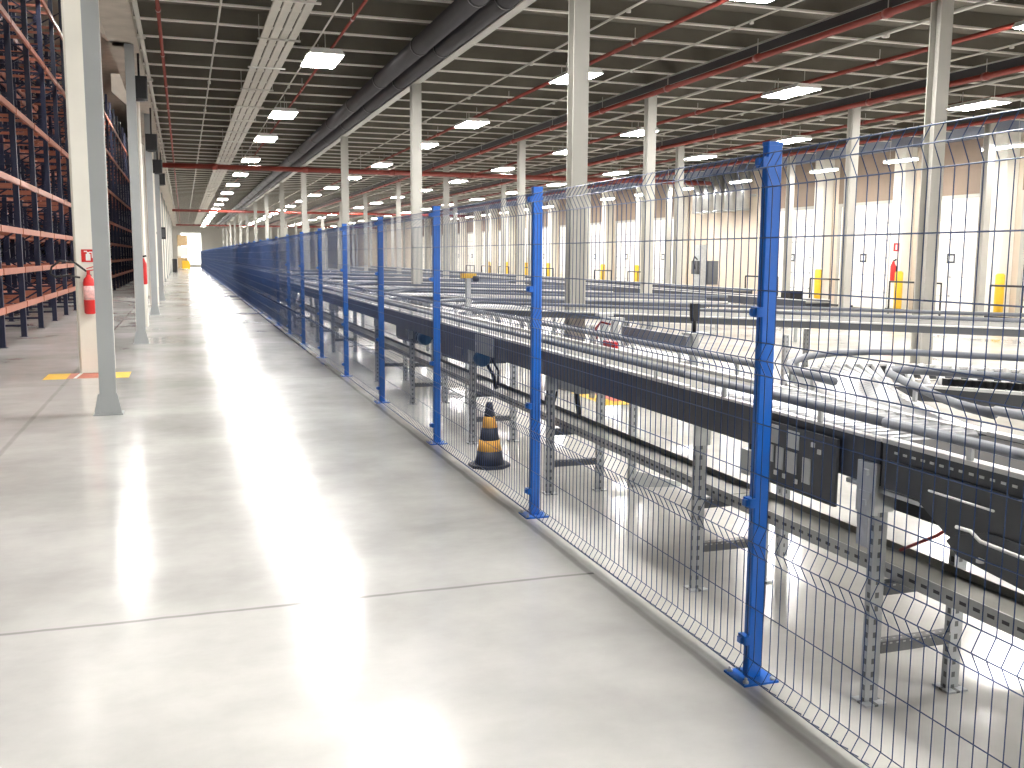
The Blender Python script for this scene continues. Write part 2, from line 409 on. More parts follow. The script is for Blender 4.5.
for x, r, lab in [(-.52, .035, 'pale conduit nearest the left columns'), (.62, .016, 'thin pale conduit left of the slatted tray'), (2.2, .014, 'thin pale conduit beside the walkway lamps'),
             (6.1, .018, 'pale conduit left of the second lamp row'), (8.1, .016, 'pale conduit right of the second lamp row'), (10.5, .03, 'pale conduit right of the second column row'),
             (13.0, .018, 'pale conduit right of the third lamp row'), (15.3, .03, 'pale conduit right of the third column row'), (17.5, .025, 'pale conduit right of the fourth lamp row')]:
    t = thing('conduit', lab + ' under the ceiling', 'conduit', (x, 4, 5.1))
    MB().tube([(x, 4, 5.1), (x, 124, 5.1)], r, 8).build('tube', 'conduit', t)
    for k in range(12): MB().lathe([(r*2, 0), (r*2, .05), (r, .06)], (x, 9+k*4.1, 5.1-.03-r), 8).build('junction', 'conduit', t)
for k, (x, lab) in enumerate(((3.74, 'left dark pipe of the pair beside the first ceiling beam'), (4.12, 'right dark pipe of the pair beside the first ceiling beam'))):
    t = thing('dark_pipe', lab, 'pipe', (x, 4, 4.98))
    MB().tube([(x, 4, 4.98), (x, 122, 4.98)], .145, 16).build('pipe', 'duct_dark', t)
    for j in range(28): MB().tube([(x, 6+j*3.3, 4.98), (x, 6.06+j*3.3, 4.98)], .16, 16).build('joint_ring', 'black', t)
t = thing('slatted_tray', 'wide pale slatted cable tray running under the ceiling above the walkway', 'cable tray', (1.5, 4, 4.9))
for k in range(4):
    x = 1.235 + k*.138
    MB().box(x, x+.112, 4, 118, 4.9, 4.93).build('slat', 'cabletray', t)
for k in range(48):
    y = 6.2 + k*2.4
    MB().box(1.19, 1.83, y, y+.05, 4.875, 4.899).build('cross_bracket', 'conduit', t)
for k in range(24):
    y = 6.2 + k*4.8
    for x in (1.21, 1.81): MB().tube([(x, y+.02, 4.89), (x, y+.02, 5.24)], .006, 5).build('hanger', 'conduit', t)

# ------------------------------------------------------------------ pallet racks
LEVELS = [.64, 1.30, 2.04, 2.96, 4.30, 5.95, 7.5]
RY = [16.2 + 2.42*k for k in range(22)]
def make_rack(xf, depth, label):
    t = thing('pallet_rack', label, 'rack', (xf, RY[0], 0), 'long rows of pallet racks')
    del t['group']
    for y in RY:
        mb = MB()
        for x in (xf-.05, xf-depth+.05):
            mb.box(x-.05, x+.05, y-.045, y+.045, .01, 8.6)
            mb.box(x-.075, x+.075, y-.07, y+.07, 0, .01)
        z = .22; k = 0
        while z < 8.2:
            mb.bar((xf-.1, y, z), (xf-depth+.1, y, z), .03, .04)
            a, b = (xf-.1, xf-depth+.1) if k % 2 else (xf-depth+.1, xf-.1)
            mb.bar((a, y, z+.03), (b, y, z+.57), .025, .035)
            z += .62; k += 1
        mb.build('upright_frame', 'rack_blue', t)
    far = MB()
    for i in range(len(RY)-1):
        for z in LEVELS:
            if i >= 13: far.box(xf-.012, xf+.035, RY[i]+.05, RY[i+1]-.05, z-.055, z+.055); continue
            MB().box(xf-.012, xf+.035, RY[i]+.05, RY[i+1]-.05, z-.055, z+.055).build('load_beam', 'rack_orange', t)
    mb = MB()
    for i in range(len(RY)-1):
        for z in LEVELS:
            mb.box(xf-depth-.035, xf-depth+.012, RY[i]+.05, RY[i+1]-.05, z-.055, z+.055)
            for q in (.35, .65):
                yy = RY[i]*(1-q) + RY[i+1]*q
                mb.box(xf-depth+.012, xf-.012, yy-.02, yy+.02, z-.02, z+.04)
    far.build('load_beam', 'rack_orange', t)['kind'] = 'stuff'
    o = mb.build('rear_beam', 'rack_orange', t); o['kind'] = 'stuff'
    return t
R1 = make_rack(-2.95, 1.05, 'navy and orange pallet rack row nearest the walkway, behind the columns'); index_kids(R1)
for x, dy, lab in ((-4.25, .8, 'navy and orange pallet rack row standing back to back behind the nearest row'), (-5.55, -.5, 'navy and orange pallet rack row third from the walkway'),
               (-6.85, .4, 'navy and orange pallet rack row fourth from the walkway'), (-8.15, -.9, 'navy and orange pallet rack row fifth from the walkway'), (-10.6, .3, 'navy and orange pallet rack row farthest left')):
    copy_tree(R1, (x, RY[0]+dy, 0), lab)

# ------------------------------------------------------------------ fire extinguisher corner
xe, ye = -1.22, 14.4
t = thing('fire_extinguisher', 'red fire extinguisher hanging on the first white concrete column', 'fire extinguisher', (xe, ye-.1, .72))
MB().lathe([(.055, 0), (.073, .02), (.073, .42), (.062, .47), (.032, .505), (.026, .53)], (xe, ye-.1, .81), 20).build('cylinder', 'fire_red', t)
lb = MB().lathe([(.0745, 0), (.0745, .19)], (xe, ye-.1, 1.0), 20).build('paper_label', mat('label_pale_pink', (.75, .42, .40), .6, 0, .25, 30), t)
mb = MB().tube([(xe, ye-.1, 1.33), (xe, ye-.1, 1.39)], .022, 10); mb.bar((xe-.02, ye-.1, 1.39), (xe+.13, ye-.1, 1.41), .025, .015); mb.bar((xe-.02, ye-.1, 1.42), (xe+.12, ye-.1, 1.46), .025, .012)
mb.build('valve_handle', 'fire_red', t)
MB().tube([(xe-.02, ye-.1, 1.38), (xe-.16, ye-.12, 1.50), (xe-.34, ye-.14, 1.52), (xe-.44, ye-.14, 1.44), (xe-.46, ye-.14, 1.35), (xe-.40, ye-.14, 1.31), (xe-.25, ye-.13, 1.33), (xe-.10, ye-.13, 1.30)], .014, 8).build('hose', 'black', t)
MB().box(xe-.03, xe+.03, ye-.02, ye, 1.2, 1.34).build('wall_bracket', 'black', t)
t = thing('extinguisher_sign', 'red square sign with a white extinguisher symbol above the fire extinguisher', 'sign', (-1.20, ye-.006, 1.62))
MB().box(-1.305, -1.135, ye-.006, ye, 1.505, 1.675).build('panel', 'fire_red', t)
mb = MB().box(-1.25, -1.19, ye-.0085, ye-.006, 1.525, 1.615); mb.box(-1.235, -1.205, ye-.0085, ye-.006, 1.615, 1.64); mb.box(-1.205, -1.165, ye-.0085, ye-.006, 1.63, 1.645)
mb.box(-1.27, -1.23, ye-.0085, ye-.006, 1.64, 1.655); mb.box(-1.175, -1.165, ye-.0085, ye-.006, 1.56, 1.63)
mb.build('symbol', 'white', t)
t = thing('floor_marking', 'yellow and red painted floor square in front of the fire extinguisher', 'floor marking', (-1.25, 14.05, 0))
mb = MB().box(-1.78, -1.50, 13.72, 14.36, .001, .003); mb.box(-.98, -.74, 13.72, 14.36, .001, .003); mb.build('border', 'yellow', t)
MB().box(-1.50, -.98, 13.76, 14.36, .001, .003).build('field', mat('worn_red_paint', (.50, .16, .11), .55, 0, .18, 5), t)
MB().prism([(-1.42, 13.76, .003), (-1.38, 13.76, .003), (-1.35, 14.36, .003), (-1.39, 14.36, .003)], (0, 0, .0015)).build('stripe', 'white', t)
# second one far along and the marking under the conveyors
t = thing('fire_extinguisher', 'small red fire extinguisher on the second white concrete column', 'fire extinguisher', (-.9, 23.2, .95))
MB().lathe([(.07, 0), (.082, .02), (.082, .46), (.05, .53), (.03, .58)], (-.86, 23.2, .95), 14).build('cylinder', 'fire_red', t)
MB().bar((-.90, 23.2, 1.55), (-.78, 23.2, 1.58), .03, .04).build('valve_handle', 'black', t)
MB().box(-.88, -.84, 23.26, 23.3, 1.2, 1.3).build('wall_bracket', 'black', t)
t = thing('floor_marking', 'red floor rectangle with a yellow border under the conveyors', 'floor marking', (4.7, 10.2, 0))
MB().box(4.35, 5.75, 9.70, 10.75, .001, .003).build('border', 'yellow', t)
MB().box(4.55, 5.50, 9.95, 10.65, .003, .0045).build('field', 'fire_red', t)

# ------------------------------------------------------------------ the blue fence
FX, FY, FP, NF = 2.0, 3.126, 2.5, 50
def zprofile():
    z = [(.03, 0), (.05, -.03), (.10, 0)]
    for a in (.57, 1.25): z += [(a-.06, 0), (a, -.03), (a+.06, 0)]
    return z + [(1.87, 0), (1.935, -.03), (1.995, .004)]
def panel_mesh(nseg):
    mb = MB(); zp = zprofile()
    n = 49
    for k in range(n):
        y = .02 + (2.46)*k/(n-1)
        mb.tube([(dx, y, z) for z, dx in zp], .0021, nseg, False)
    for z, dx in [(.05, -.03), (.10, 0), (.305, 0), (.51, 0), (.57, -.03), (.63, 0), (.82, 0), (1.01, 0), (1.19, 0), (1.25, -.03), (1.31, 0), (1.50, 0), (1.69, 0), (1.87, 0), (1.935, -.03), (1.99, .004)]:
        mb.tube([(dx-.0045, .005, z), (dx-.0045, 2.495, z)], .0023, nseg, False)
    return mb
PM = panel_mesh(4).build('mesh_panel', 'wire')
for i in range(-1, NF-1):
    y = FY + FP*i
    o = PM if i == -1 else PM.copy()
    if i > -1: COL.objects.link(o)
    o.location = (FX, y, 0)
    if i == -1: lab = 'blue wire mesh fence panel nearest the camera, right of the nearest post'
    elif i < 8: lab = f'blue wire mesh fence panel between the {nth(i+1)} and {nth(i+2)} blue posts'
    else: lab = 'blue wire mesh fence panel in the far solid-looking stretch of the fence'
    tag(o, lab, 'fence panel', 'distant fence panels' if i >= 8 else None)
def fence_post(y, label, detail):
    t = thing('fence_post', label, 'fence post', (2.04, y, 0))
    mb = MB().bbox(2.010, 2.070, y-.02, y+.02, .008, 2.02, .004); mb.build('post', 'blue', t)
    MB().bbox(2.008, 2.072, y-.022, y+.022, 2.02, 2.034, .004).build('cap', 'blue', t)
    MB().box(1.962, 2.112, y-.076, y+.076, 0, .008).build('base_plate', 'blue', t)
    if detail:
        for sx in (1.978, 2.096):
            for sy in (-.058, .058): MB().lathe([(.011, 0), (.011, .008), (.006, .009), (.006, .02)], (sx, y+sy, .008), 8).build('bolt', 'galv', t)
        for z in (.16, .70, 1.42, 1.96):
            mb = MB().box(1.988, 2.012, y-.024, y+.024, z-.018, z+.018); mb.box(1.976, 1.990, y-.012, y+.012, z-.012, z+.012)
            mb.build('clamp', 'blue', t)
    return t
for i in range(NF):
    y = FY + FP*i
    if i < 8: fence_post(y, f'{nth(i+1)} blue fence post from the camera along the wire fence' if i else 'nearest and tallest-looking blue fence post, bolted to the floor by its plate', True)
    else:
        if i == 8: fp = fence_post(y, 'blue fence post in the far solid-looking stretch of the fence', False); fp['group'] = 'distant fence posts'; index_kids(fp)
        else: copy_tree(fp, (2.04, y, 0))
# ------------------------------------------------------------------ traffic cone
cx, cy = 2.20, 7.10
t = thing('traffic_cone', 'black and yellow striped traffic cone standing at the foot of the fence', 'traffic cone', (cx, cy, 0))
mb = MB(); R = []
for k in range(8):
    a = PI/8 + k*PI/4; R.append((cx+.165*math.cos(a), cy+.165*math.sin(a), 0))
mb.prism(R, (0, 0, .022)); mb.build('base', 'cone_k', t)
prof = lambda z: .115 - (.115-.026)*z/.46
def ring(z0, z1, name, m):
    MB().lathe([(prof(z0), z0+.022), (prof(z1), z1+.022)], (cx, cy, 0), 24).build(name, m, t)
ring(0, .105, 'lower_body', 'cone_k'); ring(.105, .19, 'yellow_band', 'cone_y'); ring(.19, .285, 'middle_body', 'cone_k'); ring(.285, .372, 'yellow_band', 'cone_y')
MB().lathe([(prof(.372), .394), (prof(.43), .452), (.024, .49), (.026, .50), (.012, .505)], (cx, cy, 0), 20).build('tip', 'cone_k', t)

# ------------------------------------------------------------------ conveyors
def leg_pair(t, y, x0=2.335, x1=2.705, top=.84, bars=(.21, .43)):
    for k, x in enumerate((x0, x1)):
        mb = MB().box(x-.028, x+.028, y-.004, y+.026, .006, top); mb.box(x-.045, x+.045, y-.035, y+.05, 0, .008)
        mb.build('leg', 'galv_slot', t)
        MB().box(x-.045, x+.045, y-.012, y-.004, top-.12, top+.06).build('leg_bracket', 'galv', t)
    for z in bars:
        MB().box(x0+.028, x1-.028, y-.008, y+.032, z-.022, z+.022).build('cross_bar', 'bar_slot', t)
def guard(t, pts, z=1.06, r=.018, brackets=True, name='guard_rail'):
    P = [(x, y, z) for x, y in pts]
    g = MB().tube(P, r, 8).build(name, 'rail', t)
    if not brackets: return g
    for a, b in zip(P, P[1:]):
        L = (Vector(b)-Vector(a)).length; n = int(L/.5+.3) if len(P) > 2 else max(1, int(L/.6))
        for k in range(min(n, 12)):
            q = Vector(a).lerp(Vector(b), (k+.5)/n)
            MB().box(q.x-.006, q.x+.006, q.y-.010, q.y+.010, .985, z-r*.5).build('rail_bracket', 'galv', g)
    return g
def straight(y0, y1, legs, label, dark=False, right_guard=True, belt='belt', brackets=True):
    t = thing('belt_conveyor', label, 'conveyor', (2.53, y0, 0))
    MB().box(2.335, 2.725, y0, y1, .955, .985).build('belt', belt, t)
    for x0, x1, nm in ((2.285, 2.31, 'side_frame'), (2.75, 2.775, 'side_frame')):
        MB().box(x0, x1, y0+.003, y1-.003, .825, .985).build(nm, 'slate' if not dark else 'plate', t)
    for x in (2.28, 2.735): MB().box(x, x+.045, y0+.003, y1-.003, .985, 1.0).build('top_flange', 'alu', t)
    MB().box(2.31, 2.75, y0+.02, y1-.02, .86, .87).build('underside_pan', 'slate', t)
    guard(t, [(2.29, y0), (2.29, y1)], 1.055, brackets=brackets)
    if right_guard: guard(t, [(2.77, y0), (2.77, y1)], 1.075, brackets=brackets)
    for y in legs: leg_pair(t, y)
    return t
near = straight(.4, 2.75, [.9], 'near belt conveyor with dark belt at the right edge, behind the fence', True, True, 'belt_dark')
# rivets and holes along the near side frame
for k in range(36):
    y = 1.2 + k*.042
    MB().box(2.283, 2.2855, y, y+.018, .955, .963).build('rivet', 'galv', near)
MB().prism([(2.276, 2.70, .93), (2.276, 2.62, .86), (2.276, 2.42, .745), (2.276, 2.36, .73), (2.276, 1.4, .73), (2.276, 1.4, .93)], (.006, 0, 0)).build('side_plate', 'plate', near)
lp = MB().prism([(2.266, 2.385, .755), (2.266, 2.41, .73), (2.266, 2.36, .695), (2.266, 1.4, .60), (2.266, 1.4, .80), (2.266, 2.25, .80)], (.006, 0, 0)).build('lower_plate', 'plate', near)
MB().tube([(2.255, 2.36, .79), (2.255, 2.30, .792), (2.255, 2.26, .772), (2.255, 2.0, .765), (2.255, 1.5, .735)], .006, 6).build('bent_rod', 'alu', lp)
MB().lathe([(.012, 0), (.012, .012)], (2.26, 2.26, .705), 10).build('bolt_head', 'alu', lp)
MB().tube([(2.268, 2.5, .872), (2.268, 2.23, .872)], .004, 6).build('slot_edge', 'alu', near)
# transfer section between the near belt and the long run
tr = thing('roller_transfer', 'bright roller transfer section behind the nearest blue post', 'conveyor', (2.53, 2.76, 0))
for k in range(22):
    y = 2.80 + k*.062
    MB().tube([(2.33, y, .972), (2.73, y, .972)], .024, 10).build('roller', 'roller', tr)
for x0 in (2.285, 2.75): MB().box(x0, x0+.025, 2.76, 4.17, .825, .985).build('side_frame', 'plate', tr)
for x in (2.28, 2.745): MB().box(x, x+.035, 2.76, 4.17, .985, .995).build('top_flange', 'alu', tr)
guard(tr, [(2.29, 2.76), (2.29, 4.17)], 1.055)
leg_pair(tr, 2.80); leg_pair(tr, 4.09)
lb = MB().box(2.268, 2.284, 2.755, 2.855, .72, .905); lb.box(2.262, 2.268, 2.775, 2.835, .60, .80); lb.build('leg_bracket', 'galv', tr)
for z in (.75, .86): MB().box(2.256, 2.268, 2.79, 2.81, z, z+.02).build('bolt_head', 'galv', tr)
pl = MB().box(2.262, 2.275, 2.97, 3.50, .70, .955).build('drive_plate', 'plate', tr)
for (a, b, c, d) in ((3.34, 3.43, .87, .945), (3.20, 3.28, .87, .94), (3.37, 3.39, .79, .86), (3.30, 3.35, .77, .86), (3.21, 3.28, .77, .855), (3.12, 3.17, .75, .85), (3.40, 3.43, .80, .86)):
    MB().box(2.258, 2.262, a, b, c, d).build('slot_window', 'galv', pl)
for (a, b) in ((3.42, .745), (3.34, .742), (3.28, .74), (3.20, .735), (3.10, .90), (3.06, .88)): MB().box(2.256, 2.262, a, a+.018, b, b+.018).build('bolt_head', 'alu', pl)
MB().box(2.40, 2.68, 2.45, 2.95, .72, .82).build('drive_box', 'black', tr)
MB().box(2.295, 2.33, 2.55, 2.95, .80, .815).build('rail_strip', 'galv', tr)
MB().tube([(2.36, 2.72, .60), (2.36, 2.55, .70), (2.38, 2.44, .80)], .006, 6).build('cable', 'cable_red', tr)
for k, (y0, y1) in enumerate([(4.18, 9.9), (9.9, 15.9), (15.9, 21.9), (21.9, 29.9), (29.9, 39.9), (39.9, 55.9)]):
    legs = [6.12, 8.02] if k == 0 else [y0+.5+2.05*j for j in range(int((y1-y0-.2)/2.05))]
    straight(y0, y1, legs, f'{nth(k+1)} grey belt conveyor section from the near transfer along the fence', brackets=k < 2)
# lower trays on the cross bars
for k, (y0, y1) in enumerate([(.3, 4.1), (4.11, 9.9), (9.91, 15.9), (15.91, 21.9), (21.91, 30), (30.01, 40)]):
    t = thing('lower_tray', f'{nth(k+1)} slotted metal tray from the camera running under the belt conveyors', 'cable tray', (2.55, y0, .45))
    MB().box(2.42, 2.665, y0, y1, .455, .461).build('pan', 'tray', t)
    MB().box(2.414, 2.420, y0, y1, .453, .51).build('side_lip', 'tray_slot', t)
    MB().box(2.665, 2.671, y0, y1, .453, .49).build('side_lip', 'tray', t)
# drives under the long run
def drive(y, label):
    t = thing('drive_unit', label, 'motor', (2.5, y, .6))
    MB().prism([(2.34, y-.45, .68), (2.34, y+.50, .66), (2.34, y+.56, .70), (2.34, y+.56, .824), (2.34, y-.45, .824)], (.34, 0, 0)).build('cover', 'plate', t)
    MB().tube([(2.40, y-.70, .745), (2.40, y-.66, .745), (2.40, y-.45, .745)], [.05, .068, .068], 16).build('motor', 'motor', t)
    MB().tube([(2.40, y-.53, .745), (2.40, y-.51, .745)], .074, 16).build('motor_flange', 'plate', t)
    MB().box(2.325, 2.34, y-.25, y+.0, .74, .80).build('terminal_box', 'spur_grey', t)
    return t
drive(8.6, 'dark drive unit with blue motor under the belt conveyor behind the third post')
drive(10.7, 'dark drive unit under the belt conveyor behind the fourth post')
t = thing('cover_panel', 'pale rectangular cover panel on the side of the belt conveyor between posts', 'panel', (2.275, 7.4, .83))
MB().box(2.272, 2.284, 7.25, 7.75, .83, .975).build('sheet', 'steel_grey', t)
for yy in (7.28, 7.70): MB().box(2.268, 2.272, yy, yy+.02, .89, .91).build('screw', 'galv', t)
t = thing('valve_unit', 'grey valve unit hanging under the belt conveyor beside the second post', 'valve', (2.5, 6.4, .7))
MB().bbox(2.38, 2.58, 5.75, 6.25, .74, .83, .02).build('block', 'steel_grey', t)
MB().tube([(2.45, 5.95, .74), (2.45, 5.93, .66), (2.45, 5.9, .58)], .018, 8).build('hanging_plug', 'black', t)
MB().tube([(2.40, 6.24, .76), (2.40, 6.36, .68), (2.40, 6.40, .62), (2.40, 6.34, .57), (2.40, 6.24, .60), (2.40, 6.18, .70)], .008, 6).build('hose', 'black', t)
t = thing('cable_bundle', 'black cables hanging under the belt conveyor behind the cone', 'cable', (2.5, 7.9, .6))
MB().tube([(2.45, 8.1, .82), (2.45, 7.95, .68), (2.45, 7.8, .62), (2.45, 7.72, .52)], .016, 8).build('thick_cable', 'black', t)
MB().tube([(2.49, 8.12, .82), (2.48, 7.9, .72), (2.48, 7.75, .66), (2.46, 7.70, .55)], .010, 8).build('thin_cable', 'black', t)

# spur conveyors: curves of rollers that leave the long run and slant away to the right
D = Vector((.66, -.75)).normalized()
OUT = [(2.80, 3.72), (2.86, 4.12), (3.06, 4.45), (3.35, 4.72), (3.65, 4.86), (3.92, 4.86), (4.16, 4.74), (4.36, 4.52), (4.53, 4.31)]
INN = [(2.775, 2.76), (2.82, 2.98), (2.96, 3.30), (3.13, 3.65), (3.27, 3.92), (3.36, 4.03), (3.46, 4.0), (3.56, 3.87), (3.66, 3.74), (3.77, 3.59)]
def spur(dy, length, label, rollers=True):
    o = [Vector((x, y+dy)) for x, y in OUT]; i = [Vector((x, y+dy)) for x, y in INN]
    n = int(length/.6)
    eo = o[-1] + D*length; ei = i[-1] + D*(length)
    t = thing('spur_conveyor', label, 'conveyor', (3.6, 4.2+dy, 0))
    # roller bed as a smooth lane of rollers
    def samp(pl, m):
        L = [0]
        for a, b in zip(pl, pl[1:]): L.append(L[-1] + (b-a).length)
        out = []
        for k in range(m):
            s = L[-1]*k/(m-1); j = 0
            while j < len(L)-2 and L[j+1] < s: j += 1
            q = (s-L[j])/max(1e-6, L[j+1]-L[j]); out.append(pl[j].lerp(pl[j+1], q))
        return out
    m = 30; a, b = samp(o, m), samp(i, m)
    for p, q in zip(a, b):
        MB().tube([(p.x, p.y, .975), (q.x, q.y, .975)], [.026, .018], 8).build('roller', 'roller', t)
    # straight lane: belt
    v = [(o[-1].x, o[-1].y, .955), (eo.x, eo.y, .955), (ei.x, ei.y, .955), (i[-1].x, i[-1].y, .955)]
    MB().prism(v, (0, 0, .025)).build('belt', 'belt', t)
    for pl, e, nm, off in ((o, eo, 'outer', 1), (i, ei, 'inner', -1)):
        full = pl + [e]
        mb = MB(); mt = MB()
        for p, q in zip(full, full[1:]):
            mb.bar((p.x, p.y, .945), (q.x, q.y, .945), .025, .07); mt.bar((p.x, p.y, .985), (q.x, q.y, .985), .05, .014)
        mb.build('side_frame', 'spur_grey', t); mt.build('top_flange', 'alu', t)
        guard(t, [(p.x, p.y) for p in full], 1.06, .02, dy < 1)
    if rollers:
        # black brush strip along the inner edge
        mb = MB()
        for k in range(170):
            p = i[-3].lerp(ei, k/170.)
            mb.cbox(p.x+.05, p.y+.02, 1.0, .045, .040, .05)
        mb.build('brush_strip', 'black', t)['kind'] = 'stuff'
    for s in (1.0, 3.2, 5.6, 7.8):
        if s > length: break
        p = o[-1] + D*s; q = i[-1] + D*s
        for r in (p, q):
            MB().box(r.x-.025, r.x+.025, r.y-.025, r.y+.025, 0, .83).build('leg', 'galv_slot', t)
        MB().bar((p.x, p.y, .35), (q.x, q.y, .35), .03, .04).build('cross_bar', 'galv', t)
    for k in (2, 5):
        for pl in (o, i):
            r = pl[k]
            if pl is i and k == 2: continue
            MB().box(r.x-.025, r.x+.025, r.y-.025, r.y+.025, 0, .83).build('leg', 'galv_slot', t)
    return t
spur(0, 5.0, 'nearest curved roller spur conveyor, at the right edge behind the fence')
for k, dy in enumerate((7.45, 11.4, 15.4, 20, 26, 32)):
    spur(dy, 7.5 if k == 0 else 4.4, f'{nth(k+2)} curved roller spur conveyor from the camera, slanting away from the long run', False)
# a long conveyor in front of the dock doors
for k, (x, y0, lab) in enumerate(((11.0, 15.2, 'long belt conveyor beyond the spur ends, nearer of the two before the docks'), (13.0, 21.0, 'long belt conveyor farthest back before the dock doors'))):
    t = thing('dock_conveyor', lab, 'conveyor', (x, y0, 0))
    MB().box(x-.25, x+.25, y0, 70, .80, .83).build('belt', 'belt', t)
    for sx in (-.29, .26): MB().box(x+sx, x+sx+.03, y0, 70, .70, .85).build('side_frame', 'slate', t)
    for sx in (-.30, .25): MB().box(x+sx, x+sx+.05, y0, 70, .85, .865).build('top_flange', 'alu', t)
    for j in range(10):
        for sx in (-.27, .27): MB().box(x+sx-.025, x+sx+.025, y0+1+j*3, y0+1.05+j*3, 0, .70).build('leg', 'galv', t)

# ------------------------------------------------------------------ scanner frame and small devices on the long run
t = thing('scanner_frame', 'grey deflector beam with a black sensor head over the belt conveyor', 'scanner', (3.0, 5.5, 0))
MB().bar((2.95, 6.30, 1.09), (2.95, 5.36, 1.09), .03, .085).build('deflector_beam', 'rail', t)
MB().bar((2.92, 6.3, .985), (2.92, 5.25, .985), .24, .012).build('base_sheet', 'alu', t)
mb = MB().box(2.88, 2.92, 5.18, 5.22, .95, 1.17); mb.box(2.84, 2.98, 5.12, 5.25, 1.155, 1.17); mb.build('stand', 'galv', t)
mb = MB().tube([(2.90, 5.20, 1.17), (2.90, 5.20, 1.25)], .012, 8); mb.build('sensor_stem', 'black', t)
MB().prism([(2.885, 5.18, 1.24), (2.915, 5.18, 1.24), (2.922, 5.18, 1.27), (2.922, 5.18, 1.345), (2.878, 5.18, 1.345), (2.878, 5.18, 1.27)], (0, .045, 0)).build('sensor_head', 'black', t)
mb = MB().box(2.88, 2.92, 6.33, 6.37, .95, 1.17); mb.box(2.85, 2.96, 6.31, 6.39, 1.17, 1.19); mb.build('end_post', 'galv', t)
mb = MB().box(2.87, 2.92, 6.50, 6.54, .95, 1.19); mb.box(2.84, 2.95, 6.48, 6.56, 1.19, 1.21); mb.build('end_post', 'galv', t)
MB().tube([(2.88, 6.38, 1.14), (2.86, 6.5, 1.15), (2.84, 6.55, 1.10), (2.83, 6.5, 1.03)], .008, 6).build('air_hose', 'cable_red', t)
tag(MB().bbox(2.785, 2.83, 6.12, 6.30, .985, 1.035, .01).build('push_button_box', 'fire_red'), 'small red box at the far edge of the belt conveyor', 'box')
t = thing('beacon_post', 'grey post with a yellow and black cap beside the belt conveyor', 'post', (2.95, 10.3, 0))
MB().box(2.92, 2.97, 10.28, 10.33, 0, 1.38).build('post', 'galv', t)
MB().bbox(2.87, 3.02, 10.24, 10.36, 1.38, 1.43, .01).build('cap', 'yellow', t)
MB().lathe([(.03, 0), (.045, .03), (.03, .06)], (3.0, 10.2, 1.345), 12).build('lens', 'black', t)
t = thing('plastic_bottle', 'white plastic bottle on the lower tray behind the fourth post', 'bottle', (2.5, 10.0, .461))
MB().lathe([(.045, 0), (.05, .01), (.05, .26), (.02, .31), (.02, .33)], (2.5, 10.0, .462), 14).build('body', 'white', t)
MB().lathe([(.022, 0), (.022, .03)], (2.5, 10.0, .792), 12).build('cap', 'steel_grey', t)
t = thing('floor_stand', 'slotted metal stand with a grey foot under the spur conveyors', 'stand', (2.96, 6.14, 0))
MB().box(2.935, 2.985, 6.12, 6.16, 0, .82).build('leg', 'galv_slot', t)
MB().prism([(2.98, 6.12, 0), (3.30, 6.05, 0), (3.30, 6.05, .03), (2.98, 6.12, .12)], (0, .05, 0)).build('foot', 'galv', t)
t = thing('junction_box', 'grey junction box hanging under the conveyor between the two nearest posts', 'box', (3.2, 4.8, .6))
MB().box(2.93, 3.28, 4.60, 4.68, .42, .56).build('housing', 'steel_grey', t)
MB().tube([(2.97, 4.64, .56), (2.96, 4.66, .72), (2.92, 4.6, .83)], .014, 8).build('cable', 'black', t)
MB().box(2.94, 3.27, 4.595, 4.60, .47, .475).build('seam', 'black', t)

